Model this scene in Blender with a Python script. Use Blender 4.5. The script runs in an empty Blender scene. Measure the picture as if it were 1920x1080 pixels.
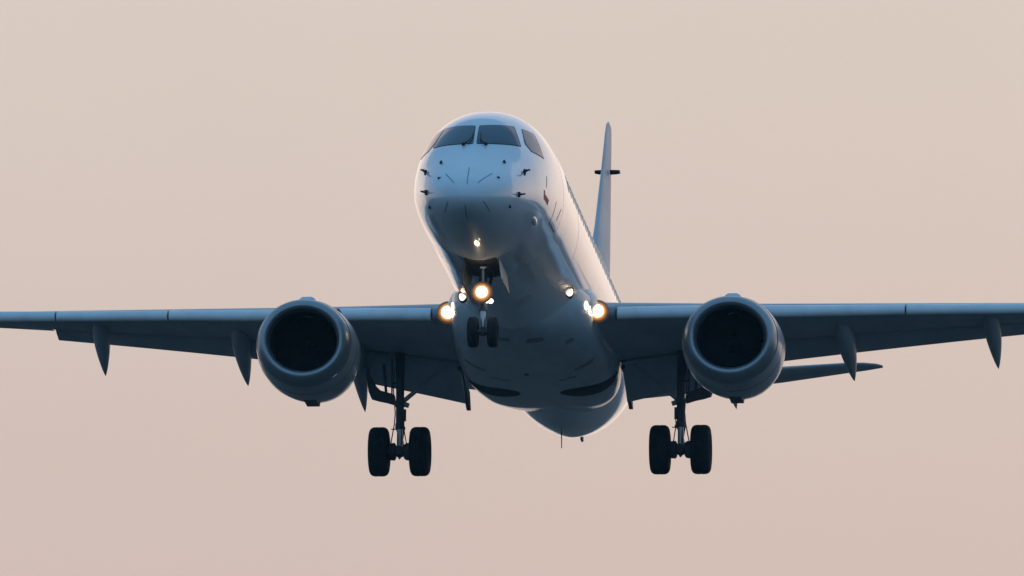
import bpy, bmesh, math, random
import numpy as np
from mathutils import Vector, Matrix
from mathutils.bvhtree import BVHTree
random.seed(7)
PI = math.pi
HAZE = 0.00008
R = math.radians
scene = bpy.context.scene
COL = scene.collection

# ------------------------------------------------------------------ camera
cam_data = bpy.data.cameras.new('camera')
cam = bpy.data.objects.new('camera', cam_data)
COL.objects.link(cam)
scene.camera = cam
cam.location = (0, 0, 1.7)                      # a spotter standing under the approach path
cam.rotation_euler = (R(90 + 6.9), 0, 0)
cam_data.sensor_width = 36
cam_data.lens = 26700 / 1920 * 36               # about 500 mm
cam_data.clip_start = 1
cam_data.clip_end = 60000

# ------------------------------------------------------------------ sky, sun, exposure
scene.view_settings.view_transform = 'Standard'
scene.view_settings.look = 'None'
scene.view_settings.exposure = 0
scene.view_settings.gamma = 1
SUN_AZ, SUN_EL = R(14), R(3)
world = bpy.data.worlds.new('World')
scene.world = world
world.use_nodes = True
wt = world.node_tree
bg = wt.nodes['Background']
bg.inputs['Strength'].default_value = 0.1

def wn(kind, **kw):
    n = wt.nodes.new(kind)
    for k, v in kw.items():
        setattr(n, k, v)
    return n

def wl(a, b):
    wt.links.new(a, b)

def wmath(op, a, b=None, clamp=False):
    n = wn('ShaderNodeMath', operation=op, use_clamp=clamp)
    for i, x in enumerate((a, b)):
        if x is None:
            continue
        if isinstance(x, (int, float)):
            n.inputs[i].default_value = x
        else:
            wl(x, n.inputs[i])
    return n.outputs[0]

def wsmooth(x, lo, hi):
    n = wn('ShaderNodeMapRange', interpolation_type='SMOOTHSTEP')
    wl(x, n.inputs[0])
    n.inputs[1].default_value, n.inputs[2].default_value = lo, hi
    return n.outputs[0]

def wmix(f, a, b):
    n = wn('ShaderNodeMix', data_type='RGBA')
    if isinstance(f, (int, float)):
        n.inputs[0].default_value = f
    else:
        wl(f, n.inputs[0])
    for i, x in ((6, a), (7, b)):
        if isinstance(x, tuple):
            n.inputs[i].default_value = (*x, 1)
        else:
            wl(x, n.inputs[i])
    return n.outputs[2]

sky = wn('ShaderNodeTexSky', sky_type='NISHITA', sun_disc=False, sun_elevation=SUN_EL,
         sun_rotation=SUN_AZ, dust_density=1.0)
tc = wn('ShaderNodeTexCoord')
sep = wn('ShaderNodeSeparateXYZ')
wl(tc.outputs['Generated'], sep.inputs[0])
dot = wmath('ADD', wmath('MULTIPLY', sep.outputs[0], math.sin(SUN_AZ)), wmath('MULTIPLY', sep.outputs[1], math.cos(SUN_AZ)))
warm = wsmooth(dot, 0.0, 0.93)
high = wsmooth(sep.outputs[2], 0.14, 0.55)
glow = wmath('MULTIPLY', warm, wmath('SUBTRACT', 1.0, high))
# hazy dusk: a warm veil on the sun's side, clear blue opposite and overhead (values are ten times the radiance)
veil_low = wsmooth(sep.outputs[2], 0.085, 0.16)
veil = wmix(veil_low, (6.35, 5.08, 4.7), (7.35, 6.4, 5.75))
upper = wsmooth(sep.outputs[2], 0.15, 0.40)           # pinker glow above the frame, in the dusk haze
veil = wmix(upper, veil, (7.1, 5.4, 5.05))
smog = wsmooth(sep.outputs[2], 0.0, 0.09)           # blue-grey layer lying on the horizon
veil = wmix(smog, (2.3, 2.9, 3.6), veil)
blue_low = wsmooth(sep.outputs[2], 0.0, 0.5)
blue = wmix(blue_low, (2.3, 3.9, 5.8), (1.45, 3.75, 6.5))
base = wmix(glow, blue, veil)
wisp = wn('ShaderNodeTexNoise')                       # barely visible unevenness of the haze
wisp.inputs['Scale'].default_value = 38
wisp.inputs['Detail'].default_value = 5
wl(tc.outputs['Generated'], wisp.inputs['Vector'])
wr = wn('ShaderNodeMapRange')
wl(wisp.outputs['Fac'], wr.inputs[0])
wr.inputs[1].default_value, wr.inputs[2].default_value = 0.3, 0.7
wr.inputs[3].default_value, wr.inputs[4].default_value = 0.0, 0.10
base = wmix(wr.outputs[0], base, (5.6, 4.9, 4.7))
wl(wmix(0.04, base, sky.outputs[0]), bg.inputs['Color'])

sun_data = bpy.data.lights.new('sun', 'SUN')
sun_data.energy = 0.5
sun_data.angle = R(70)                     # the low sun is lost in haze: only a broad, weak glow beyond the aircraft
sun_data.color = (1.0, 0.78, 0.62)
sun = bpy.data.objects.new('sun', sun_data)
COL.objects.link(sun)
sdir = Vector((math.sin(SUN_AZ) * math.cos(SUN_EL), math.cos(SUN_AZ) * math.cos(SUN_EL), math.sin(SUN_EL)))
sun.rotation_euler = sdir.to_track_quat('Z', 'Y').to_euler()

# ------------------------------------------------------------------ materials
def material(name, color, rough=0.5, metal=0.0, coat=0.0, spec=0.5, noise=0.0, nscale=1.5, bump=0.0, dirt=None):
    m = bpy.data.materials.new(name)
    m.use_nodes = True
    nt = m.node_tree
    p = nt.nodes['Principled BSDF']
    p.inputs['Base Color'].default_value = (*color, 1)
    p.inputs['Roughness'].default_value = rough
    p.inputs['Metallic'].default_value = metal
    p.inputs['Coat Weight'].default_value = coat
    p.inputs['Coat Roughness'].default_value = 0.07
    p.inputs['Specular IOR Level'].default_value = spec
    if noise:
        t = nt.nodes.new('ShaderNodeTexCoord')
        mp = nt.nodes.new('ShaderNodeMapping')
        mp.inputs['Scale'].default_value = (1, 0.35, 1)     # streaks run along the airflow
        n = nt.nodes.new('ShaderNodeTexNoise')
        n.inputs['Scale'].default_value = nscale
        n.inputs['Detail'].default_value = 6
        n.inputs['Roughness'].default_value = 0.62
        nt.links.new(t.outputs['Object'], mp.inputs[0])
        nt.links.new(mp.outputs[0], n.inputs['Vector'])
        r = nt.nodes.new('ShaderNodeMapRange')
        r.inputs[1].default_value, r.inputs[2].default_value = 0.3, 0.75
        nt.links.new(n.outputs['Fac'], r.inputs[0])
        mx = nt.nodes.new('ShaderNodeMix')
        mx.data_type = 'RGBA'
        nt.links.new(r.outputs[0], mx.inputs[0])
        d = dirt or tuple(c * (1 - noise) for c in color)
        mx.inputs[6].default_value = (*color, 1)
        mx.inputs[7].default_value = (*d, 1)
        nt.links.new(mx.outputs[2], p.inputs['Base Color'])
        r2 = nt.nodes.new('ShaderNodeMapRange')
        r2.inputs[3].default_value, r2.inputs[4].default_value = rough * 0.85, min(1, rough * 1.25)
        nt.links.new(n.outputs['Fac'], r2.inputs[0])
        nt.links.new(r2.outputs[0], p.inputs['Roughness'])
        if bump:
            b = nt.nodes.new('ShaderNodeBump')
            b.inputs['Strength'].default_value = bump
            b.inputs['Distance'].default_value = 0.02
            nt.links.new(n.outputs['Fac'], b.inputs['Height'])
            nt.links.new(b.outputs[0], p.inputs['Normal'])
    return m

def emitter(name, color, strength):
    m = bpy.data.materials.new(name)
    m.use_nodes = True
    p = m.node_tree.nodes['Principled BSDF']
    p.inputs['Base Color'].default_value = (0.02, 0.02, 0.02, 1)
    p.inputs['Emission Color'].default_value = (*color, 1)
    p.inputs['Emission Strength'].default_value = strength
    return m

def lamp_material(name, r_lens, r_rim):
    """Sealed-beam lamp: white-hot lens, orange halo painted as emission on the bowl, fading to its rim."""
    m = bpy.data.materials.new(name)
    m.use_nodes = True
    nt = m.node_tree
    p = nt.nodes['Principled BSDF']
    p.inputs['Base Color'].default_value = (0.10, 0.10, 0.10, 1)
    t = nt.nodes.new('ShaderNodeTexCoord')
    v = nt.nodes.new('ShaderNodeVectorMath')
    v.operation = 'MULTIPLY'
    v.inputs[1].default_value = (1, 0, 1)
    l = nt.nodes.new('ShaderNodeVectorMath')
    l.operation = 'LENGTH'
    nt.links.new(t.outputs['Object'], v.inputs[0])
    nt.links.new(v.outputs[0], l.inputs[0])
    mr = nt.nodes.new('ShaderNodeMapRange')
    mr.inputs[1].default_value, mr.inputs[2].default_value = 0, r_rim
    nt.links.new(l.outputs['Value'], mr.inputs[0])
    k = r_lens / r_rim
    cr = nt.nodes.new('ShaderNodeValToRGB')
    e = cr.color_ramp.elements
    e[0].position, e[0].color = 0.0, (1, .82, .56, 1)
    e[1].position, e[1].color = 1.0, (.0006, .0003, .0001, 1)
    for pos, col in ((k * .93, (1, .80, .52, 1)), (k, (.080, .034, .007, 1)), (k + (1 - k) * .25, (.030, .0115, .002, 1)), (k + (1 - k) * .6, (.0055, .002, .0004, 1))):  # the halo round the lens is put into the bowl's emission colour
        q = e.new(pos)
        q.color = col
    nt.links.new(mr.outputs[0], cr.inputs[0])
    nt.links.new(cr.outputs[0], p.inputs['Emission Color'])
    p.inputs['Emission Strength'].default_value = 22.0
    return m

M = dict(
    white=material('white_paint', (0.72, 0.75, 0.78), 0.40, coat=1.0, spec=0.12, noise=0.10, nscale=0.9),
    belly=material('belly_paint', (0.60, 0.63, 0.65), 0.42, coat=0.5, spec=0.15, noise=0.25, nscale=1.6),
    tail=material('tail_paint', (0.58, 0.61, 0.64), 0.45, spec=0.2, noise=0.12, nscale=1.0),
    cowl=material('cowl_paint', (0.43, 0.44, 0.44), 0.36, coat=0.3, noise=0.2, nscale=1.6),
    grey=material('grey_paint', (0.30, 0.32, 0.34), 0.36, coat=0.3, noise=0.18, nscale=1.2),
    wing=material('wing_paint', (0.48, 0.50, 0.52), 0.45, noise=0.25, nscale=1.4),
    slat=material('slat_paint', (0.80, 0.82, 0.84), 0.36, metal=0.0, noise=0.18, nscale=2.5),
    lip=material('polished_lip', (0.34, 0.36, 0.38), 0.32, metal=0.7, noise=0.12, nscale=3),
    duct=material('dark_duct', (0.028, 0.032, 0.036), 0.8, spec=0.1),
    fan=material('fan_titanium', (0.02, 0.022, 0.025), 0.8, spec=0.1),
    dark=material('dark_metal', (0.08, 0.085, 0.09), 0.55, noise=0.3, nscale=8),
    steel=material('bright_strut', (0.62, 0.64, 0.66), 0.25, metal=0.35),
    chrome=material('chrome', (0.65, 0.66, 0.68), 0.12, metal=1.0),
    tyre=material('tyre_rubber', (0.030, 0.032, 0.035), 0.85, spec=0.2, noise=0.4, nscale=6),
    hub=material('wheel_hub', (0.10, 0.10, 0.11), 0.5, metal=0.4),
    glass=material('cockpit_glass', (0.012, 0.030, 0.056), 0.08, spec=0.28),
    seal=material('window_seal', (0.03, 0.035, 0.045), 0.5),
    cabin=material('cabin_glass', (0.44, 0.42, 0.41), 0.4),
    cabin_frame=material('cabin_window_frame', (0.5, 0.5, 0.5), 0.4),
    black=material('matt_black', (0.010, 0.011, 0.013), 0.6),
    line=material('seam_line', (0.10, 0.12, 0.15), 0.6),
    strip=material('strip_metal', (0.26, 0.33, 0.40), 0.8, spec=0.1),
    joint=material('skin_joint', (0.54, 0.57, 0.60), 0.5, spec=0.1),
    red=material('red_paint', (0.85, 0.17, 0.12), 0.6, spec=0.1),
    greymark=material('grey_marking', (0.30, 0.29, 0.28), 0.4),
    door=material('gear_door_paint', (0.13, 0.135, 0.14), 0.5, noise=0.2, nscale=4),
    well=material('wheel_well_shade', (0.05, 0.052, 0.055), 0.8),
    vent=material('vent_grey', (0.30, 0.31, 0.32), 0.6),
    lamp=emitter('landing_lamp', (1.0, 0.80, 0.52), 26.0),
    small_lamp=emitter('small_lamp', (1.0, 0.86, 0.66), 5.0),
    glint=emitter('lamp_reflection', (1.0, 0.88, 0.70), 2.2),  # self-lit spots that imitate reflections of the root landing lights
)

# ------------------------------------------------------------------ mesh helpers
class MB:
    """Collects pieces of ONE part."""
    def __init__(self):
        self.v, self.f, self.mi = [], [], []

    def add(self, verts, faces, mi=0):
        o = len(self.v)
        self.v += [tuple(p) for p in verts]
        self.f += [tuple(i + o for i in q) for q in faces]
        self.mi += [mi] * len(faces)

    def grid(self, rows, wrap=True, cap0=False, cap1=False, mi=0):
        n = len(rows[0])
        verts = [p for r in rows for p in r]
        faces = []
        for i in range(len(rows) - 1):
            for j in range(n if wrap else n - 1):
                k = (j + 1) % n
                faces.append((i * n + j, i * n + k, (i + 1) * n + k, (i + 1) * n + j))
        if cap0:
            faces.append(tuple(range(n - 1, -1, -1)))
        if cap1:
            faces.append(tuple((len(rows) - 1) * n + j for j in range(n)))
        self.add(verts, faces, mi)

    def tube(self, pts, rad, seg=14, mi=0, sx=1.0):
        pts = [Vector(p) for p in pts]
        if isinstance(rad, (int, float)):
            rad = [rad] * len(pts)
        rows = []
        for i, p in enumerate(pts):
            t = (pts[min(i + 1, len(pts) - 1)] - pts[max(i - 1, 0)]).normalized()
            up = Vector((0, 1, 0)) if abs(t.y) < 0.9 else Vector((0, 0, 1))
            a = t.cross(up).normalized()
            b = a.cross(t)
            rows.append([p + (a * math.cos(2 * PI * k / seg) * sx + b * math.sin(2 * PI * k / seg)) * rad[i] for k in range(seg)])
        self.grid(rows, True, True, True, mi)

    def lathe(self, prof, c, axis='y', seg=48, mi=0, cap0=False, cap1=False, sx=1.0):
        rows = []
        for a, r in prof:
            row = []
            for k in range(seg):
                u, w = r * math.cos(2 * PI * k / seg), r * math.sin(2 * PI * k / seg)
                if axis == 'y':
                    row.append((c[0] + u * sx, c[1] + a, c[2] + w))
                elif axis == 'x':
                    row.append((c[0] + a, c[1] + u, c[2] + w))
                else:
                    row.append((c[0] + u, c[1] + w, c[2] + a))
            rows.append(row)
        self.grid(rows, True, cap0, cap1, mi)

    def box(self, c, s, mi=0, rot=None, bev=0.12):
        """A box whose long edges are chamfered."""
        hx, hy, hz = (k / 2 for k in s)
        b = bev * min(hx, hz, hy) * 2
        ring = [(hx - b, -hz), (hx, -hz + b), (hx, hz - b), (hx - b, hz), (-hx + b, hz), (-hx, hz - b), (-hx, -hz + b), (-hx + b, -hz)]
        rows = []
        for y, k in ((-hy, 1 - b / max(hx, hz)), (-hy + b, 1), (hy - b, 1), (hy, 1 - b / max(hx, hz))):
            row = []
            for x, z in ring:
                p = Vector((x * k, y, z * k))
                if rot is not None:
                    p = rot @ p
                row.append(p + Vector(c))
            rows.append(row)
        self.grid(rows, True, True, True, mi)

    def prism(self, poly, y0, y1, mi=0):
        """An (x, z) outline extruded along y."""
        rows = [[(x, y0, z) for x, z in poly], [(x, y1, z) for x, z in poly]]
        self.grid(rows, True, True, True, mi)

    def build(self, name, mats, parent=None, angle=35, kind=None, label=None):
        me = bpy.data.meshes.new(name)
        me.from_pydata(self.v, [], self.f)
        if not isinstance(mats, (list, tuple)):
            mats = [mats]
        for m in mats:
            me.materials.append(m)
        me.polygons.foreach_set('material_index', self.mi)
        bm = bmesh.new()
        bm.from_mesh(me)
        bmesh.ops.recalc_face_normals(bm, faces=bm.faces)
        bm.to_mesh(me)
        bm.free()
        me.polygons.foreach_set('use_smooth', [True] * len(me.polygons))
        me.set_sharp_from_angle(angle=R(angle))
        o = bpy.data.objects.new(name, me)
        COL.objects.link(o)
        if parent is not None:
            o.parent = parent
        if kind:
            o['kind'] = kind
        if label:
            o['label'] = label
        return o


# ------------------------------------------------------------------ fuselage section curves
def pchip(xs, ys):
    xs=np.array(xs,float); ys=np.array(ys,float); h=np.diff(xs); d=np.diff(ys)/h
    m=np.zeros(len(xs)); m[0]=d[0]; m[-1]=d[-1]
    for i in range(1,len(xs)-1):
        if d[i-1]*d[i]>0:
            w1=2*h[i]+h[i-1]; w2=h[i]+2*h[i-1]; m[i]=(w1+w2)/(w1/d[i-1]+w2/d[i])
    def f(x):
        x=min(max(float(x),xs[0]),xs[-1]); i=min(int(np.searchsorted(xs,x,side='right'))-1,len(xs)-2)
        t=(x-xs[i])/h[i]
        return (ys[i]*(1+2*t)*(1-t)**2+m[i]*h[i]*t*(1-t)**2+ys[i+1]*t*t*(3-2*t)+m[i+1]*h[i]*t*t*(t-1))
    return f
HW=pchip([0,.03,.12,.3,.6,1,1.5,2,3,4,5,6,7.5,23.5,26,28,30,32,34,35.8],[0,.13,.28,.46,.65,.83,.98,1.10,1.285,1.39,1.445,1.475,1.485,1.485,1.42,1.25,1.0,.7,.42,.16])
ZT=pchip([0,.03,.12,.3,.6,1.1,1.6,2.0,2.9,3.5,4.2,5,6,7.2,27,30,33,35.8],[-.99,-.87,-.74,-.59,-.43,-.17,.09,.30,.82,1.14,1.46,1.68,1.77,1.79,1.79,1.72,1.58,1.32])
ZB=pchip([0,.03,.12,.3,.6,1,1.6,2.2,3,4,6,22.8,25,27.4,30,33,35.8],[-.99,-1.09,-1.19,-1.29,-1.38,-1.47,-1.56,-1.615,-1.655,-1.68,-1.68,-1.68,-1.54,-1.15,-.55,.22,.95])
ZC=pchip([0,.5,1.5,3,5,7,23,27,31,35.8],[-.99,-.9,-.68,-.38,-.1,.02,.02,.3,.75,1.13])
def sec(y): return HW(y),ZT(y),ZB(y),ZC(y)
NU,NL=2.2,1.75
def surf(y,phi,nu=None,nl=None):
    hw,zt,zb,zc=sec(y); s,c=np.sin(phi),np.cos(phi)
    n=(NU if nu is None else nu) if c>=0 else (NL if nl is None else nl)
    e=2/n
    sx=np.sign(s)*abs(s)**e; cz=np.sign(c)*abs(c)**e
    return (hw*sx, y, zc+(zt-zc)*cz if c>=0 else zc+(zc-zb)*cz)

# ------------------------------------------------------------------ ground (out of frame below the lens, but it shades the belly)
g = MB()
S = 30000
NG = 24
g.add([(-S + 2 * S * i / NG, -S + 2 * S * j / NG, 0) for i in range(NG + 1) for j in range(NG + 1)],
      [(i * (NG + 1) + j, (i + 1) * (NG + 1) + j, (i + 1) * (NG + 1) + j + 1, i * (NG + 1) + j + 1) for i in range(NG) for j in range(NG)])
gm = material('dusk_field', (0.078, 0.084, 0.080), 0.95, spec=0.1, noise=0.4, nscale=0.02)
ground = g.build('ground', gm, kind='structure')

# ------------------------------------------------------------------ the aircraft: local x = to the picture's right, y = aft from the nose, z = up
plane = bpy.data.objects.new('airplane', None)
COL.objects.link(plane)
plane.empty_display_size = 3
plane.matrix_world = Matrix.Translation((-0.93042922, 280.77780583, 38.51332058)) @ Matrix.Rotation(R(-5.0), 4, 'Z') @ Matrix.Rotation(R(-3.5), 4, 'X') @ Matrix.Rotation(R(0.12), 4, 'Y')
plane['label'] = 'white twin engine passenger jet on landing approach, wheels down and landing lights lit'
plane['category'] = 'airplane'

# ---- fuselage
fus = MB()
ys = [0.004, .015, .03, .06, .1, .15, .22, .3, .4, .5, .62, .75, .9, 1.05] + [1.2 + .15 * i for i in range(46)] + [8.2 + .6 * i for i in range(25)] + [23.2 + .4 * i for i in range(31)] + [35.5, 35.8]
NP = 112
rows = [[surf(y, 2 * PI * k / NP) for k in range(NP)] for y in ys]
fus.grid(rows, True, True, True)
fuselage = fus.build('fuselage', M['white'], plane, 60)
bvh_f = BVHTree.FromPolygons([Vector(v) for v in fus.v], fus.f)
CASTS = {'front': (Vector((0, -6, 0)), Vector((0, 1, 0))), 'below': (Vector((0, 0, -9)), Vector((0, 0, 1)))}

def snap(bvh, p, eps):
    loc, nor, _, _ = bvh.find_nearest(Vector(p))
    out = Vector(p) - loc
    c = Vector((0, loc.y, ZC(loc.y)))
    if nor.dot(loc - c) < 0 and abs(nor.y) < .98:
        nor = -nor
    return loc + nor * eps

def cast(bvh, a, b, how, eps):
    """front: (x, z) shot aft; below: (x, y) shot up."""
    if how == 'front':
        o, d = Vector((a, -6, b)), Vector((0, 1, 0))
    else:
        o, d = Vector((a, b, -9)), Vector((0, 0, 1))
    loc, nor, _, _ = bvh.ray_cast(o, d)
    if loc is None:
        o2 = Vector((a, 4, b)) if how == 'front' else Vector((a, b, -1.2))
        return snap(bvh, o2, eps)
    if nor.dot(d) > 0:
        nor = -nor
    return loc + nor * eps

def rounded(poly, r=0.18, n=5):
    """Corner-rounded, densely sampled outline; r is a share of the adjoining sides."""
    out = []
    N = len(poly)
    P = [Vector(p) for p in poly]
    for i in range(N):
        a, b, c = P[i - 1], P[i], P[(i + 1) % N]
        s, e = b.lerp(a, r), b.lerp(c, r)
        for k in range(n + 1):
            t = k / n
            out.append(s.lerp(b, t).lerp(b.lerp(e, t), t))
        e2 = c.lerp(b, r)
        for k in range(1, 7):
            out.append(e.lerp(e2, k / 7))
    return out

def patch(mb, bvh, poly, how, eps, r=0.15, grow=0.0, rings=9, mi=0):
    """A thin skin lying on a curved surface, its edge turned down into it."""
    ol = rounded(poly, r)
    c = sum(ol, Vector((0, 0))) / len(ol)
    if grow:
        ol = [p + (p - c).normalized() * grow for p in ol]
    rows_ = [[cast(bvh, p.x, p.y, how, -0.004) for p in ol]]
    for k in range(rings, 0, -1):
        rows_.append([cast(bvh, *(c.lerp(p, k / rings)), how, eps) for p in ol])
    rows_.append([cast(bvh, *(c.lerp(p, 0.02)), how, eps) for p in ol])
    mb.grid(rows_, True, False, True, mi)

def ribbon(mb, bvh, pts, w, eps=0.004, sub=8, mi=0):
    """A narrow band following the skin through the given points."""
    path = []
    for a, b in zip(pts[:-1], pts[1:]):
        for k in range(sub):
            path.append(Vector(a).lerp(Vector(b), k / sub))
    path.append(Vector(pts[-1]))
    rows_ = []
    for i, p in enumerate(path):
        t = (path[min(i + 1, len(path) - 1)] - path[max(i - 1, 0)]).normalized()
        q = snap(bvh, p, 0)
        n = (snap(bvh, p, 1) - q).normalized()
        s = t.cross(n).normalized() * (w / 2)
        rows_.append([snap(bvh, p - s, -0.003), snap(bvh, p - s, eps), snap(bvh, p + s, eps), snap(bvh, p + s, -0.003)])
    mb.grid(rows_, False, mi=mi)

# ---- cockpit glazing
for s in (-1, 1):
    wp = [(.045 * s - .026, .515), (.049 * s - .065, 1.075), (.695 * s - .065, 1.115), (.885 * s - .03, .545)]
    m_ = MB()
    patch(m_, bvh_f, wp, 'front', 0.004, 0.06, grow=0.018)
    fr = m_.build('windshield_frame', M['seal'], fuselage, 60)
    m_ = MB()
    patch(m_, bvh_f, wp, 'front', 0.009, 0.06, rings=14)
    m_.build('windshield', M['glass'], fuselage, 60)
    sp = [(.785 * s, 1.085), (1.00 * s, 1.06), (1.245 * s, .465), (1.04 * s, .50), (.925 * s, .66)]
    m_ = MB()
    patch(m_, bvh_f, sp, 'front', 0.004, 0.07, grow=0.016)
    m_.build('side_window_frame', M['seal'], fuselage, 60)
    m_ = MB()
    patch(m_, bvh_f, sp, 'front', 0.009, 0.07, rings=14)
    m_.build('cockpit_side_window', M['glass'], fuselage, 60)
    # wiper: pivot below the glass, arm across the lower inner corner
    m_ = MB()
    a = cast(bvh_f, .225 * s - .026, .475, 'front', .03)
    b = cast(bvh_f, .14 * s - .026, .535, 'front', .045)
    c = cast(bvh_f, .085 * s - .026, .66, 'front', .04)
    d = cast(bvh_f, .075 * s - .026, .84, 'front', .03)
    m_.tube([a, b, c, d], [.024, .014, .010, .007], 8)
    m_.lathe([(-.03, .012), (-.02, .034), (.05, .036)], a, 'y', 12, cap0=True, cap1=True)
    m_.build('wiper', M['black'], fuselage)

# ---- passenger windows: one, then copies of it along the cabin
def window_mesh(s):
    m_ = MB()
    ol = []
    for k in range(20):
        a = 2 * PI * k / 20
        ca, sa = math.cos(a), math.sin(a)
        ol.append((.115 * math.copysign(abs(ca) ** .6, ca), .175 * math.copysign(abs(sa) ** .6, sa)))
    rows_ = []
    for sc_, e in ((1.12, -.002), (1.12, .005), (.98, .006), (.94, .003), (.5, .003), (.02, .003)):
        rows_.append([snap(bvh_f, (1.48 * s, 10.0 + y * sc_, .66 + z * sc_), e) for y, z in ol])
    m_.grid(rows_[:4], True)
    m_.grid(rows_[3:], True, False, True, mi=1)
    return m_.build('cabin_window', [M['cabin_frame'], M['cabin']], fuselage, 60)

for s in (-1, 1):
    w0 = window_mesh(s)
    for i in range(26):
        o = w0 if i == 0 else w0.copy()
        if i:
            COL.objects.link(o)
            o.parent = fuselage
        o.location = (0, 7.4 - 10.0 + .60 * 1.0 * i * (15.4 / 15.0), 0)

# ---- radome strips, probes, markings
for s in (-1, 1):
    for a, b in (((.47, .85, -.38), (.24, .21, -.69)), ((.36, .22, -1.07), (.45, .60, -1.21))):
        m_ = MB()
        ribbon(m_, bvh_f, [(a[0] * s, a[1], a[2]), (b[0] * s, b[1], b[2])], .018, .006)
        m_.build('lightning_strip', M['strip'], fuselage)
for a, b in (((-.004, .967, -.229), (.033, .123, -.737)), ((0.0, .10, -1.17), (0.0, .55, -1.37))):
    m_ = MB()
    ribbon(m_, bvh_f, [a, b], .017, .006)
    m_.build('lightning_strip', M['strip'], fuselage)
for s in (-1, 1):
    for (x, z, kind) in ((.635, -.01, 'vane'), (1.0 if s > 0 else .955, -.165, 'pitot'), (.587, -.478, 'port'), (.947 if s > 0 else .86, -.72, 'pitot2'), (.797, -1.007, 'vane2')):
        m_ = MB()
        p = cast(bvh_f, x * s, z, 'front', 0)
        q = cast(bvh_f, x * s, z, 'front', 1)
        n = (q - p).normalized()
        if kind.startswith('pitot'):
            tip = p + n * .09
            side = Vector((-s, 0, -.3 if kind == 'pitot' else 0)).normalized()
            m_.tube([p - n * .01, tip], [.026, .015], 10)
            m_.tube([tip + Vector((s * .035, .08, .028)), tip + Vector((0, -.04, 0)), tip + Vector((-s * .06, -.2, -.010))], [.020, .017, .007], 10)
            m_.tube([p + n * .012 + Vector((0, 0, -.05)), p + n * .016 + Vector((0, 0, .05))], [.03, .03], 10)
            m_.build('pitot_probe', M['black'], fuselage)
        elif kind.startswith('vane'):
            m_.lathe([(-.03, .034), (.012, .034), (.03, .02)], p, 'y', 14, cap0=True, cap1=True)
            m_.tube([p, p + n * .06 + Vector((-s * .03, 0, 0))], [.022, .016], 8)
            m_.build('angle_vane', M['black'], fuselage)
        else:
            m_.tube([p + Vector((-.035, 0, -.004)), p + Vector((.035, -.0, .004))], [.026, .02], 10)
            m_.build('static_port', M['black'], fuselage)
for pts, w in (([(1.423, 4.69, -.244), (1.288, 4.65, -.689)], .022), ([(1.288, 4.65, -.689), (1.299, 5.675, -.683)], .03), ([(1.447, 5.56, -.234), (1.371, 5.33, -.508)], .03)):
    m_ = MB()
    ribbon(m_, bvh_f, pts, w, .004)
    m_.build('door_seam', M['line'], fuselage)
m_ = MB()
ribbon(m_, bvh_f, [(1.312, 3.21, -.294), (1.297, 3.2, -.41), (1.342, 3.72, -.45)], .11, .004)
m_.build('red_marking', M['red'], fuselage)
m_ = MB()
ribbon(m_, bvh_f, [(1.324, 3.547, .054), (1.33, 3.42, -.18)], .05, .004)
m_.build('grey_marking', M['greymark'], fuselage)
# skin joints: frames between fuselage sections
for y, w in ((5.9, .012), (9.4, .012), (24.2, .014)):
    m_ = MB()
    rows = []
    for dy, e in ((-w / 2, -.002), (-w / 2, .002), (w / 2, .002), (w / 2, -.002)):
        rows.append([snap(bvh_f, surf(y + dy, 2 * PI * k / 96), e) for k in range(96)])
    m_.grid(rows, True)
    m_.build('skin_joint', M['joint'], fuselage, 60)
# small air scoop bulges on the lower forward flanks
for s in (1,):
    m_ = MB()
    c = snap(bvh_f, (1.115 * s, 3.15, -.93), -.055)
    m_.lathe([(-.35, .012), (-.3, .05), (-.15, .085), (.1, .095), (.35, .07), (.6, .01)], c, 'y', 18, cap0=True, cap1=True)
    m_.build('drain_blister', M['white'], fuselage)
# bottom row of access panels and dark patches on the belly ahead of the wing
for (x0, x1, y0, y1) in ((.55, .80, 5.4, 7.0), (.25, .6, 8.2, 8.9), (-.75, -.5, 6.0, 7.4)):
    m_ = MB()
    patch(m_, bvh_f, [(x0, y0), (x1, y0), (x1, y1), (x0, y1)], 'below', .004, .2, rings=4)
    m_.build('access_panel', M['belly'], fuselage)

# ---- nose gear bay (flat dark patch for its inner shade), tail cone outlet, fuselage antennas
m_ = MB()
patch(m_, bvh_f, [(-.33, 3.42), (.33, 3.42), (.33, 5.3), (-.33, 5.3)], 'below', .005, .08)
m_.build('nose_gear_bay', M['well'], fuselage)
m_ = MB()
m_.lathe([(-.02, .15), (.22, .17), (.24, .14), (.05, .12)], (0, 35.78, 1.13), 'y', 24, cap1=True)
m_.build('exhaust_outlet', M['dark'], fuselage)
m_ = MB()
m_.tube([(-.05, 23.6, -1.6), (-.05, 23.72, -2.02)], [.014, .009], 8)
m_.build('drain_mast', M['dark'], fuselage)
m_ = MB()
m_.prism([(.045, -1.0), (.105, -1.0), (.10, -1.215), (.06, -1.235)], 27.2, 27.55)
m_.build('blade_antenna', M['black'], fuselage)
for y in (8.2, 14.5):
    m_ = MB()
    m_.prism([(-.012, 1.75), (.012, 1.75), (.006, 2.06), (-.006, 2.06)], y, y + .28)
    m_.build('blade_antenna', M['white'], fuselage)

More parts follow.
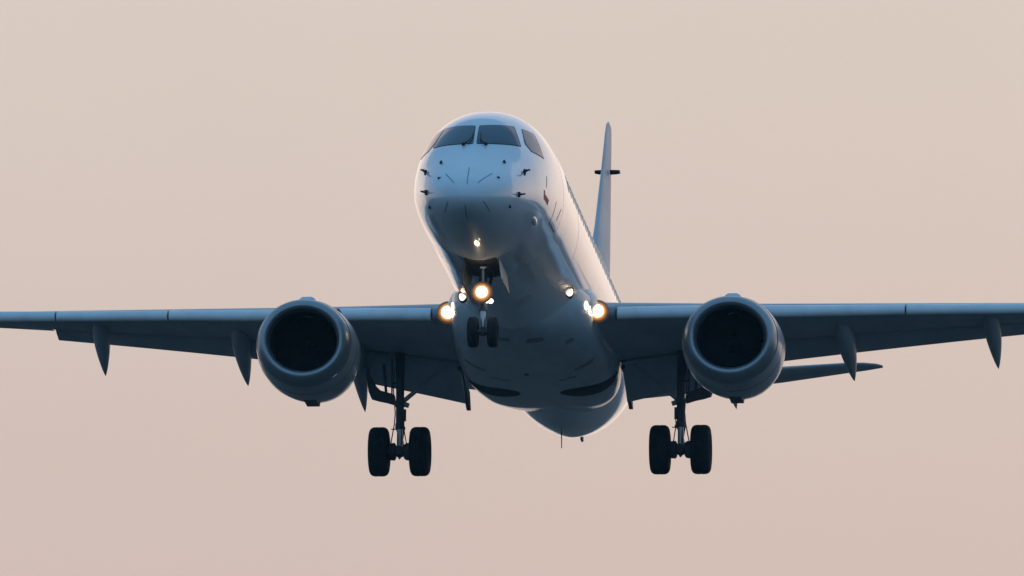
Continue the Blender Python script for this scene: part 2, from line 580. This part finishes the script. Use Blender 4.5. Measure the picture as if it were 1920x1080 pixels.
# ---- wing to body fairing
FW = pchip([10.6, 11.4, 12.4, 13.5, 15, 17, 18.5, 19.7, 21, 23], [.20, .95, 1.36, 1.52, 1.61, 1.68, 1.66, 1.57, 1.4, .9])
FB = pchip([10.6, 11.4, 12.4, 14, 17.5, 19.7, 21, 23], [-1.60, -1.71, -1.79, -1.855, -1.87, -1.80, -1.66, -1.4])
fa = MB()
rows = []
for i in range(64):
    y = 10.6 + 12.4 * i / 63
    w, b = FW(y), FB(y)
    row = []
    for k in range(56):
        a = 2 * PI * k / 56
        ca, sa = math.cos(a), math.sin(a)
        e = 2 / (2.4 + 1.5 * max(0, min(1, (y - 12.5) / 3.5)))
        z = -.75 + (-.75 - b) * math.copysign(abs(sa) ** e, sa) if sa < 0 else -.75 + .35 * sa
        row.append((w * math.copysign(abs(ca) ** (e if sa < 0 else 1), ca), y, z))
    rows.append(row)
fa.grid(rows, True, True, True)
# the bulged fillets over the wing roots
for s in (-1, 1):
    rows = []
    for i in range(40):
        t = i / 39
        y = 12.55 + 8.0 * t
        k = math.sin(PI * min(1, t * 7 + .02) / 2) ** .7 * (1 if t < .42 else max(0.0, math.cos((t - .42) / .58 * PI / 2)) ** .8 + .02)
        row = []
        for j in range(28):
            a = 2 * PI * j / 28
            row.append((s * 1.26 + .34 * k * math.cos(a), y, -.80 - .10 * t + .42 * k * math.sin(a)))
        rows.append(row)
    fa.grid(rows, True, True, True)
fairing = fa.build('wing_body_fairing', M['belly'], plane, 50)
bvh_b = BVHTree.FromPolygons([Vector(v) for v in fa.v], fa.f)
for s in (-1, 1):
    m_ = MB()
    ol = [(s * (1.02 + .60 * math.cos(2 * PI * k / 28)), 17.75 + .56 * math.sin(2 * PI * k / 28)) for k in range(28)]
    patch(m_, bvh_b, ol, 'below', .005, .3)
    m_.build('wheel_well', M['well'], fairing)  # flat dark patch stands in for the shade inside the well
for (x, y, w, l) in ((-.27, 11.95, .28, .26), (.36, 12.1, .42, .34), (1.02, 12.9, .18, .22)):
    m_ = MB()
    patch(m_, bvh_b, [(x - w * .35, y - l / 2), (x + w * .35, y - l / 2), (x + w / 2, y + l / 2), (x - w / 2, y + l / 2)], 'below', .005, .2, rings=4)
    m_.build('air_inlet', M['vent'], fairing)
for s in (-1, 1):
    for (x, y, w, l, sk) in ((.80, 16.0, .20, .14, .05), (.60, 16.2, .14, .13, .02), (1.14, 15.1, .42, .20, .16)):
        m_ = MB()
        patch(m_, bvh_b, [(s * (x - w / 2), y - l / 2 + sk), (s * (x + w / 2), y - l / 2 - sk), (s * (x + w / 2), y + l / 2 - sk), (s * (x - w / 2), y + l / 2 + sk)], 'below', .005, .2, rings=4)
        m_.build('vent_louvre', M['vent'], fairing)
m_ = MB()
patch(m_, bvh_b, [(-.1 + .06 * math.cos(k), 15.5 + .13 * math.sin(k)) for k in (0, 1, 2, 3, 4, 5)], 'below', .005, .3, rings=3)
m_.build('beacon', M['dark'], fairing)

# ------------------------------------------------------------------ wings
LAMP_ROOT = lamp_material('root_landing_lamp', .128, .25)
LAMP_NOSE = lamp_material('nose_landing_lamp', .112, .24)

def lerp(x, pts):
    for (a, fa_), (b, fb_) in zip(pts[:-1], pts[1:]):
        if x <= b:
            return fa_ + (fb_ - fa_) * (x - a) / (b - a)
    return pts[-1][1]

SEMI = 13.6
def w_le(Y): return 13.55 + (Y - 1.5) * .50
def w_te(Y): return 19.05 if Y < 4.6 else 19.05 + (Y - 4.6) * (20.95 - 19.05) / (SEMI - 4.6)
def w_z(Y): return -.86 + (Y - 1.6) * .093
def w_inc(Y): return R(lerp(Y, [(0, 3.0), (4.6, 1.2), (SEMI, -2.0)]))
def w_thick(Y): return lerp(Y, [(0, .135), (4.6, .115), (SEMI, .105)])
S_TOP = [(1.6, -.765), (1.9, -.735), (3.4, -.585), (5.5, -.41), (7.9, -.20), (10.4, .03), (11.6, .15), (13.4, .32)]
S_BOT = [(1.6, -1.075), (1.9, -1.045), (3.4, -.885), (5.5, -.70), (7.9, -.455), (10.4, -.225), (11.6, -.115), (13.4, .05)]

def yt(t, th):
    return 5 * th * (.2969 * math.sqrt(max(t, 0)) - .126 * t - .3516 * t * t + .2843 * t ** 3 - .1036 * t ** 4)

def foil(c, th, t0=0.0, t1=1.0, n=16, camber=.012):
    """(aft, up) loop: upper side from t1 to t0, lower side back."""
    up, lo = [], []
    for i in range(n + 1):
        k = i / n
        t = t0 + (t1 - t0) * (1 - math.cos(PI * k / 2) if t0 == 0 else k)
        cm = camber * math.sin(PI * t)
        up.append((t * c, (cm + yt(t, th)) * c))
        lo.append((t * c, (cm - yt(t, th)) * c))
    return up[::-1] + lo[1:]

def place(loop, x, y, z, inc):
    ci, si = math.cos(inc), math.sin(inc)
    return [(x, y + a * ci + u * si, z - a * si + u * ci) for a, u in loop]

def wing_pt(Y, t, side):
    """side +1 upper skin, -1 lower skin; returns (y, z)."""
    c = w_te(Y) - w_le(Y)
    p = place([(t * c, (.012 * math.sin(PI * t) + side * yt(t, w_thick(Y))) * c)], 0, w_le(Y), w_z(Y), w_inc(Y))[0]
    return p[1], p[2]

def flap(s, Y0, Y1, defl, chord_k, name, parent, mat, drop=.012, aft=-.01):
    m_ = MB()
    rows_ = []
    for i in range(7):
        Y = Y0 + (Y1 - Y0) * i / 6
        c = w_te(Y) - w_le(Y)
        y, z = wing_pt(Y, .80, -1)
        rows_.append(place(foil(c * chord_k, .15, n=12, camber=.03), s * Y, y + aft * c, z - drop * c + .02, w_inc(Y) + R(defl)))
    m_.grid(rows_, True, True, True)
    return m_.build(name, mat, parent, 40)

for s in (-1, 1):
    m_ = MB()
    rows = []
    for Y in (.6, 1.2, 1.6, 1.9, 2.6, 3.4, 4.6, 6, 7.5, 9, 10.58, 10.60, 11.5, 12.6, SEMI):
        c = w_te(Y) - w_le(Y)
        rows.append(place(foil(c, w_thick(Y), 0, .87 if Y < 10.59 else .79), s * Y, w_le(Y), w_z(Y), w_inc(Y)))
    m_.grid(rows, True, True, True)
    wing = m_.build('wing', M['wing'], plane, 40)

    # fixed root leading edge glove that carries the landing light, flush in height with the slat
    m_ = MB()
    rows = []
    for Y in (1.15, 1.4, 1.65, 1.90):
        t_, b_ = lerp(Y, S_TOP), lerp(Y, S_BOT)
        h = t_ - b_
        y0 = w_le(Y) - .25
        rows.append([(s * Y, y0 + a, b_ + u * h) for a, u in ((1.4, -.10), (.5, -.03), (.10, .04), (.02, .22), (0, .48), (.03, .74), (.12, .92), (.4, 1.02), (1.4, 1.06))])
    m_.grid(rows, True, True, True)
    m_.build('wing_root_glove', M['grey'], wing, 40)

    # slats: nose shells drooped ahead of the wing
    for Y0, Y1 in ((1.95, 3.98), (4.78, 7.76), (7.80, 10.30), (10.34, 13.1)):
        m_ = MB()
        rows = []
        for i in range(8):
            Y = Y0 + (Y1 - Y0) * i / 7
            t_, b_ = lerp(Y, S_TOP), lerp(Y, S_BOT)
            h = t_ - b_
            y0 = w_le(Y) - .22
            prof = [(.62, 1.0), (.36, .985), (.22, .93), (.13, .84), (.07, .72), (.025, .57), (.004, .42), (.0, .30), (.012, .17), (.04, .06), (.09, .0),
                    (.15, .03), (.12, .12), (.09, .25), (.10, .42), (.15, .62), (.26, .80), (.42, .91), (.60, .955)]
            rows.append([(s * Y, y0 + a * (h / .3), b_ + u * h) for a, u in prof])
        m_.grid(rows, True, True, True)
        m_.build('slat', M['slat'], wing, 50)

    flap(s, 1.72, 4.45, 24, .27, 'flap', wing, M['wing'])
    flap(s, 4.62, 10.56, 14, .27, 'flap', wing, M['wing'], drop=.008)
    m_ = MB()
    rows = []
    for Y in (10.64, 11.5, 12.9):
        c = w_te(Y) - w_le(Y)
        rows.append(place(foil(c, w_thick(Y), .795, 1.0, n=6), s * Y, w_le(Y), w_z(Y), w_inc(Y)))
    m_.grid(rows, True, True, True)
    m_.build('aileron', M['wing'], wing, 40)
    # winglet sweeping up and out from the tip
    m_ = MB()
    rows = []
    for k in range(9):
        t = k / 8
        ang = min(1, t * 2.2) * R(68)
        c = 1.45 * (1 - .62 * t)
        X = SEMI + .75 * math.sin(t * 1.3)
        z = w_z(SEMI) + 1.35 * t * t * .6 + .75 * t * t * t + .02
        y = w_le(SEMI) + 1.25 * t
        rows.append([(s * (X - u * math.sin(ang)), y + a, z + u * math.cos(ang)) for a, u in foil(c, .09)])
    m_.grid(rows, True, True, True)
    m_.build('winglet', M['white'], wing, 40)

    # flap track fairings: canoes drooped with the flaps
    for (Y, y0, y1, z1, wd, ht) in ((3.86, 16.2, 20.3, -1.795, .19, .32), (6.37, 16.9, 20.3, -1.21, .19, .31), (9.43, 18.0, 20.3, -.97, .175, .27)):
        m_ = MB()
        rows = []
        zs = wing_pt(Y, (y0 - w_le(Y)) / (w_te(Y) - w_le(Y)), -1)[1] + .06
        for k in range(25):
            t = k / 24
            r = max(.02, max(0.0, math.sin(PI * min(1, t + .001) ** .75)) ** .75)
            y = y0 + (y1 - y0) * t
            z = zs + (z1 - zs) * (t ** 1.35) + .06 * math.sin(PI * t)
            row = []
            for j in range(20):
                a = 2 * PI * j / 20
                row.append((s * (Y + .10 * t) + wd * r * math.cos(a), y, z + ht * r * math.sin(a) * .9))
            rows.append(row)
        m_.grid(rows, True, True, True)
        m_.build('flap_track_fairing', M['wing'], wing, 50)
    # thin track plate at the inboard flap end
    m_ = MB()
    y_, z_ = wing_pt(1.75, .8, -1)
    pr = [(18.0, z_ + .05), (18.9, z_ - .25), (19.9, -1.45), (20.2, -1.80), (20.05, -1.82), (19.4, -1.66), (18.4, -1.32), (17.9, z_ - .2)]
    rows = [[(s * (1.72 + dx), y, z) for y, z in pr] for dx in (-.03, .05)]
    m_.grid(rows, True, True, True)
    m_.build('flap_track_fairing', M['dark'], wing, 40)

    # landing light in the root glove: bright lens, halo glow painted on its bowl
    X, zc, r_ = 1.56, -.925, .128
    y0 = w_le(X) - .28
    m_ = MB()
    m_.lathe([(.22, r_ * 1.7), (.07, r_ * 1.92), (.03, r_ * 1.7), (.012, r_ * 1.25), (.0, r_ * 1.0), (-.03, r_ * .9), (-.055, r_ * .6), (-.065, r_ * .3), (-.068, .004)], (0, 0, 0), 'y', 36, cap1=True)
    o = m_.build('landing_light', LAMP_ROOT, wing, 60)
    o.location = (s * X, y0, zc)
    # slim glowing spot added for the landing light's reflection in the fairing skin
    p = snap(bvh_b, (s * 1.40, 12.55, -.94), .0)
    m_ = MB()
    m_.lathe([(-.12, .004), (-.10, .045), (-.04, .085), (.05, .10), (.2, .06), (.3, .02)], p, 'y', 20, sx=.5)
    m_.build('taxi_light_or_glint', M['glint'], wing, 50)

# glowing spots added on the forward flanks for the root lamps' reflections
for s, (x, y, z) in ((-1, (-.985, 10.35, -1.14)), (1, (1.163, 11.2, -.91))):
    m_ = MB()
    p = snap(bvh_f, (x, y, z), .0)
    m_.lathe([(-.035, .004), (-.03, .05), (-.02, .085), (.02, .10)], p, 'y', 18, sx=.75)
    m_.lathe([(.03, .085), (-.11, .105), (-.11, .125), (.05, .13), (.25, .06), (.4, .01)], p, 'y', 18, mi=1, sx=.75)  # added dark collar keeps the spot's spill off the skin
    m_.build('reflection_spot', [M['glint'], M['dark']], fuselage, 50)

# ------------------------------------------------------------------ engines
for s in (-1, 1):
    c = (s * 4.43, 11.7, -1.765)
    m_ = MB()
    rows = []
    for a, r in ((.325, .972), (.45, .993), (.75, 1.022), (1.2, 1.04), (1.7, 1.03), (2.3, .96), (2.9, .86), (3.3, .78)):
        row = []
        for k in range(72):
            t = 2 * PI * k / 72
            zz = math.sin(t)
            row.append((c[0] + r * 1.015 * math.cos(t), c[1] + a, c[2] + r * zz * (.97 if zz < 0 else .93)))
        rows.append(row)
    m_.grid(rows, True)
    m_.lathe([(3.3, .70), (2.6, .72)], c, 'y', 48)
    eng = m_.build('engine', M['cowl'], plane, 40)
    m_ = MB()
    rows = []
    for a, r in ((.32, .966), (.2, .942), (.105, .907), (.055, .87), (.02, .835), (.0, .79), (.012, .755), (.05, .722), (.12, .695), (.22, .675)):
        row = []
        for k in range(72):
            t = 2 * PI * k / 72
            zz = math.sin(t)
            q = .925 + ((.97 if zz < 0 else .93) - .925) * (r - .675) / .235
            row.append((c[0] + r * (1.035 - .02 * (r - .675) / .235) * math.cos(t), c[1] + a, c[2] + r * zz * q))
        rows.append(row)
    m_.grid(rows, True)
    m_.build('intake_lip', M['lip'], eng, 50)
    m_ = MB()      # joint between inlet cowl and fan cowl
    rows = []
    for a, r in ((.90, 1.024), (.905, 1.031), (.925, 1.033), (.93, 1.026)):
        rows.append([(c[0] + r * 1.015 * math.cos(2 * PI * k / 72), c[1] + a, c[2] + r * math.sin(2 * PI * k / 72) * (.97 if k > 36 else .93)) for k in range(72)])
    m_.grid(rows, True)
    m_.build('cowl_joint', M['line'], eng, 50)
    m_ = MB()
    rows = [[(c[0] + r * kx * math.cos(2 * PI * k / 64), c[1] + a, c[2] + r * kz * math.sin(2 * PI * k / 64)) for k in range(64)] for a, r, kx, kz in ((.22, .675, 1.035, .925), (.5, .66, 1.02, .96), (1.15, .68, 1, 1))]
    m_.grid(rows, True)
    m_.build('intake_duct', M['duct'], eng)
    m_ = MB()
    for k in range(24):
        a0 = 2 * PI * k / 24
        rows = []
        for i in range(5):
            r = .18 + .49 * i / 4
            tw = R(25 + 35 * i / 4)
            ch = .17
            row = []
            for q in (-1, 1):
                da = q * ch * math.cos(tw * .4) / r * .5
                row.append((c[0] + r * math.cos(a0 + da), c[1] + 1.05 + q * .07, c[2] + r * math.sin(a0 + da)))
            rows.append(row)
        m_.grid(rows, False)
    m_.lathe([(1.15, .68), (1.15, .1)], c, 'y', 48)
    m_.build('fan', M['fan'], eng)
    m_ = MB()
    m_.lathe([(.72, .005), (.76, .05), (.85, .12), (.98, .18), (1.06, .20)], c, 'y', 32, cap0=True)
    m_.build('spinner', M['fan'], eng)
    m_ = MB()
    m_.lathe([(2.6, .70), (3.3, .62), (3.9, .48), (4.2, .40), (4.2, .37), (3.6, .40)], c, 'y', 40)
    m_.lathe([(3.4, .34), (4.2, .22), (4.7, .02)], c, 'y', 32, cap1=True)
    m_.build('exhaust_nozzle', M['dark'], eng)
    # pylon: hump on the nacelle's back running up under the slat and wing
    m_ = MB()
    rows = []
    for y, hw, zt_, zb_ in ((12.35, .09, -.86, -1.1), (12.5, .17, -.72, -1.1), (12.75, .20, -.665, -1.1), (13.6, .20, -.62, -1.1), (14.4, .20, -.62, -1.1), (15.2, .19, -.70, -1.1), (16.4, .15, -.9, -1.25), (17.6, .05, -.95, -1.1)):
        rows.append([(c[0] + hw * a, y, zb_ + (zt_ - zb_) * u) for a, u in ((1, 0), (1, .72), (.85, .9), (.5, 1), (-.5, 1), (-.85, .9), (-1, .72), (-1, 0))])
    m_.grid(rows, True, True, True)
    m_.build('engine_pylon', M['white'], eng, 50)
    # nacelle strake, drain fairing underneath
    m_ = MB()
    m_.prism([(c[0] - .16, -2.55), (c[0] + .18, -2.55), (c[0] + .14, -2.775), (c[0] - .12, -2.775)], 13.3, 14.0)
    m_.build('drain_fairing', M['dark'], eng, 40)
    m_ = MB()
    a = R(52)
    for q in (1,):
        u = Vector((-s * math.cos(a), 0, math.sin(a)))
        rows = [[Vector(c) + u * r + Vector((0, y, 0)) + Vector((t, 0, 0)) for y, r in ((.6, .93), (1.0, 1.05), (1.5, 1.06), (1.6, .93))] for t in (-.008, .008)]
        m_.grid(rows, True, True, True)
    m_.build('nacelle_strake', M['grey'], eng, 40)

# ------------------------------------------------------------------ tail
m_ = MB()
rows = []
for Z, le, te, th in ((1.2, 26.6, 35.3, .035), (1.7, 28.3, 35.35, .06), (2.1, 29.5, 35.4, .085), (3.0, 30.5, 35.5, .08), (4.5, 32.0, 35.6, .06), (6.0, 33.35, 35.7, .05), (6.90, 34.1, 35.75, .045), (7.16, 34.4, 35.75, .04), (7.30, 34.8, 35.7, .02)):
    rows.append([(u, le + a, Z) for a, u in foil(te - le, th, camber=0)])
m_.grid(rows, True, True, True)
fin = m_.build('vertical_stabilizer', M['tail'], plane, 40)
for s in (-1, 1):
    m_ = MB()
    rows = [[(s * x + .03, 34.2 + a, 6.05 + u) for a, u in foil(c_, .22, camber=0)] for x, c_ in ((.06, .42), (.20, .38), (.28, .3))]
    m_.grid(rows, True, True, True)
    m_.build('fin_antenna', M['black'], fin)
for s in (-1, 1):
    m_ = MB()
    rows = []
    for Y, le, te, z in ((.2, 31.0, 34.5, .88), (1.5, 31.85, 34.75, 1.05), (3.9, 33.35, 35.2, 1.40), (5.4, 34.3, 35.5, 1.665), (5.75, 34.65, 35.6, 1.73), (6.0, 35.1, 35.7, 1.79), (6.12, 35.45, 35.75, 1.82)):
        rows.append([(s * Y, le + a, z + u) for a, u in foil(te - le, .095, camber=-.01)])
    m_.grid(rows, True, True, True)
    hs = m_.build('horizontal_stabilizer', M['wing'], plane, 40)

# ------------------------------------------------------------------ landing gear
def wheel(cx, cy, cz, R_, w, name, parent):
    m_ = MB()
    h = w / 2
    m_.lathe([(-h * .45, R_ * .50), (-h * .80, R_ * .53), (-h * .97, R_ * .64), (-h, R_ * .74), (-h * .96, R_ * .84), (-h * .84, R_ * .93), (-h * .62, R_ * .985),
              (-h * .40, R_), (-h * .37, R_ * .985), (-h * .33, R_), (-h * .06, R_), (-h * .03, R_ * .985), (h * .03, R_ * .985), (h * .06, R_), (h * .33, R_), (h * .37, R_ * .985), (h * .40, R_),
              (h * .62, R_ * .985), (h * .84, R_ * .93), (h * .96, R_ * .84), (h, R_ * .74), (h * .97, R_ * .64), (h * .80, R_ * .53), (h * .45, R_ * .50)], (cx, cy, cz), 'x', 56)
    for q in (-1, 1):
        m_.lathe([(q * h * .45, R_ * .50), (q * h * .35, R_ * .42), (q * h * .5, R_ * .30), (q * h * .72, R_ * .16), (q * h * .72, .01)], (cx, cy, cz), 'x', 32, mi=1, cap1=True)
    return m_.build(name, [M['tyre'], M['hub']], parent, 40)

for s in (-1, 1):
    X, Y, Z = s * 2.97, 17.73, -3.1
    m_ = MB()
    m_.tube([(X + s * .02, Y + .15, -.95), (X, Y, -1.6), (X, Y, -2.58)], [.105, .088, .085], 20)
    m_.tube([(X, Y, -2.50), (X, Y, -2.62)], [.098, .098], 20)
    m_.tube([(X, Y, -2.02), (X, Y, -2.14)], [.105, .105], 20)
    m_.tube([(X - s * .10, Y - .02, -2.2), (X - s * .10, Y - .02, -2.45)], [.035, .035], 10)
    m_.tube([(X + s * .01, Y + .05, -2.6), (X + s * .01, Y + .05, -2.9)], [.03, .03], 8)
    gear = m_.build('main_landing_gear', M['dark'], plane, 40)
    m_ = MB()
    m_.tube([(X, Y, -2.6), (X, Y, -3.06)], [.062, .062], 18)
    m_.build('piston', M['steel'], gear)
    m_ = MB()
    m_.tube([(X - .26, Y, Z), (X - .1, Y, Z), (X, Y, Z), (X + .1, Y, Z), (X + .26, Y, Z)], [.06, .075, .11, .075, .06], 18)
    m_.tube([(X, Y - .1, Z + .02), (X, Y + .1, Z - .02)], [.10, .10], 14)
    m_.tube([(X, Y, Z - .08), (X, Y, Z - .16)], [.05, .018], 10)
    m_.build('axle', M['dark'], gear)
    for q in (-1, 1):
        wheel(X + q * .433, Y, Z, .522, .415, 'wheel', gear)
        m_ = MB()
        a = X + q * .165
        m_.lathe([(-.055, .10), (-.055, .165), (-.02, .185), (.06, .19), (.09, .15)], (a if q > 0 else a, Y, Z), 'x', 20, cap0=True, cap1=True)
        for k in range(6):
            an = 2 * PI * k / 6
            m_.tube([(a - q * .075, Y + .13 * math.cos(an), Z + .13 * math.sin(an)), (a + q * .02, Y + .13 * math.cos(an), Z + .13 * math.sin(an))], .028, 8)
        m_.build('brake', M['dark'], gear, 40)
    # torque links behind the leg
    m_ = MB()
    for q in (-1, 1):
        m_.tube([(X + q * .08, Y + .08, -2.56), (X + q * .02, Y + .36, -2.78)], [.028, .022], 8)
        m_.tube([(X + q * .02, Y + .36, -2.78), (X + q * .07, Y + .08, -3.02)], [.022, .028], 8)
    m_.tube([(X - .18, Y - .02, -2.625), (X - .05, Y, -2.615)], [.010, .016], 8)
    m_.tube([(X + s * -.07, Y - .05, -2.61), (X + s * -.12, Y - .05, -2.61)], [.045, .035], 10)
    m_.build('torque_link', M['dark'], gear)
    # side brace folding towards the fuselage
    m_ = MB()
    m_.tube([(X - s * .05, Y, -2.04), (X - s * .30, Y, -1.83), (X - s * .62, Y, -1.55), (X - s * 1.0, Y + .05, -1.25)], [.05, .048, .02, .018], 10)
    m_.tube([(X - s * .02, Y, -2.06), (X - s * .19, Y, -2.12)], [.06, .05], 10)
    m_.build('side_brace', M['grey'], gear)
    # fairing door on the outboard side with its links
    m_ = MB()
    poly = [(.715, -1.20), (.66, -1.42), (.50, -1.70), (.42, -1.78), (.13, -1.865), (.10, -2.07), (.30, -2.01), (.47, -1.975), (.62, -1.93), (.675, -1.80), (.73, -1.40)]
    m_.prism([(X + s * a, b) for a, b in poly], Y + .02, Y + .30)
    m_.build('gear_door', M['dark'], gear, 40)
    m_ = MB()
    m_.tube([(X + s * .36, Y + .1, -1.2), (X + s * .30, Y + .1, -1.9)], [.03, .03], 8)
    m_.tube([(X + s * .17, Y - .05, -1.1), (X + s * .17, Y - .05, -1.9)], [.018, .018], 8)
    m_.tube([(X + s * .20, Y, -1.62), (X, Y, -1.64)], [.016, .016], 8)
    m_.tube([(X + s * .12, Y - .1, -1.3), (X + s * .13, Y - .11, -1.8), (X + s * .09, Y - .1, -2.3), (X + s * .11, Y - .1, -2.55), (X + s * .18, Y - .05, -2.92)], .012, 6)
    m_.tube([(X - s * .11, Y - .1, -2.3), (X - s * .09, Y - .1, -2.6), (X - s * .15, Y - .05, -2.95)], .011, 6)
    m_.build('hydraulic_line', M['dark'], gear)

# nose gear
NX, NY, NZ = .03, 3.9, -3.05
m_ = MB()
m_.tube([(NX, NY + .1, -1.55), (NX, NY, -2.1), (NX, NY, -2.58)], [.075, .07, .068], 18)
m_.tube([(NX, NY, -2.5), (NX, NY, -2.62)], [.085, .085], 18)
m_.tube([(NX - .07, NY - .02, -1.72), (NX + .07, NY - .02, -1.72)], [.045, .045], 12)
nose_gear = m_.build('nose_landing_gear', M['dark'], plane, 40)
m_ = MB()
m_.tube([(NX, NY, -2.62), (NX, NY, -2.86), (NX, NY - .01, -3.05)], [.052, .048, .02], 18)
m_.build('piston', M['steel'], nose_gear)
m_ = MB()
m_.tube([(NX, NY - .06, -1.75), (NX, NY - .09, -2.15)], [.028, .03], 10)
m_.tube([(NX - .06, NY - .08, -1.735), (NX + .06, NY - .08, -1.735)], [.03, .03], 10)
m_.build('steering_actuator', M['steel'], nose_gear)
m_ = MB()
m_.tube([(NX - .22, NY, NZ), (NX, NY, NZ), (NX + .22, NY, NZ)], [.04, .06, .04], 14)
m_.tube([(NX, NY, NZ + .1), (NX, NY, NZ - .07)], [.05, .06], 12)
m_.build('axle', M['dark'], nose_gear)
for q in (-1, 1):
    wheel(NX + q * .20, NY, NZ, .308, .215, 'wheel', nose_gear)
m_ = MB()
m_.tube([(NX - .09, NY + .12, -2.2), (NX - .12, NY + .9, -1.6)], [.03, .03], 8)
m_.tube([(NX + .09, NY + .12, -2.2), (NX + .12, NY + .9, -1.6)], [.03, .03], 8)
m_.build('drag_brace', M['dark'], nose_gear)
for q in (-1, 1):
    m_ = MB()
    rows = []
    for x, z in ((.335, -1.63), (.36, -1.78), (.385, -1.93), (.40, -2.06)):
        k = (z + 2.06) / .43
        rows.append([(NX + q * x, y, z) for y in (3.46 + .25 * (1 - k), 4.0, 4.6, 5.25 - .15 * (1 - k))] + [(NX + q * (x + .022), y, z) for y in (5.25 - .15 * (1 - k), 4.6, 4.0, 3.46 + .25 * (1 - k))])
    m_.grid(rows, True, True, True)
    if q > 0:      # pale strip standing in for light caught along one door's edge
        m_.prism([(NX + .352, -1.70), (NX + .372, -1.66), (NX + .425, -1.98), (NX + .418, -2.07), (NX + .385, -1.93)], 3.40, 3.44, mi=1)
    m_.build('gear_door', [M['door'], M['steel']], nose_gear, 40)
m_ = MB()
r_ = .112
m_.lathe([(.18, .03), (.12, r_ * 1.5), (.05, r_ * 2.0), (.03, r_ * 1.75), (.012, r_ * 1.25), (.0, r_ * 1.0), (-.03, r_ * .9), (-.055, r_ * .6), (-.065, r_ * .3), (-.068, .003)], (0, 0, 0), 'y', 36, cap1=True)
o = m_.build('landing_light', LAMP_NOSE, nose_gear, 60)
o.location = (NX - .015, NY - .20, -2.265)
m_ = MB()
lc = (NX + .165, NY - .12, -2.44)
m_.lathe([(.08, .02), (.0, .05), (-.02, .035), (-.025, .003)], lc, 'y', 16, cap1=True)
m_.tube([(NX, NY, -2.44), (NX + .165, NY - .05, -2.44)], [.02, .02], 8)
m_.build('taxi_light_or_glint', M['small_lamp'], nose_gear, 60)


# ------------------------------------------------------------------ dusk haze
hz = MB()
X1, Y1, Z0, Z1 = 32000, 32000, -1, 62
hz.add([(x, y, z) for z in (Z0, Z1) for x, y in ((-X1, -Y1), (X1, -Y1), (X1, Y1), (-X1, Y1))],
       [(0, 1, 2, 3), (4, 5, 6, 7), (0, 1, 5, 4), (1, 2, 6, 5), (2, 3, 7, 6), (3, 0, 4, 7)])
hm = bpy.data.materials.new('haze_air')
hm.use_nodes = True
hn = hm.node_tree
for n in list(hn.nodes):
    if n.type == 'BSDF_PRINCIPLED':
        hn.nodes.remove(n)
pv = hn.nodes.new('ShaderNodeVolumePrincipled')
pv.inputs['Color'].default_value = (0.42, 0.80, 1.0, 1)
pv.inputs['Density'].default_value = HAZE
hn.links.new(pv.outputs[0], hn.nodes['Material Output'].inputs['Volume'])
hz.build('haze', hm, kind='stuff')
bpy.context.view_layer.update()
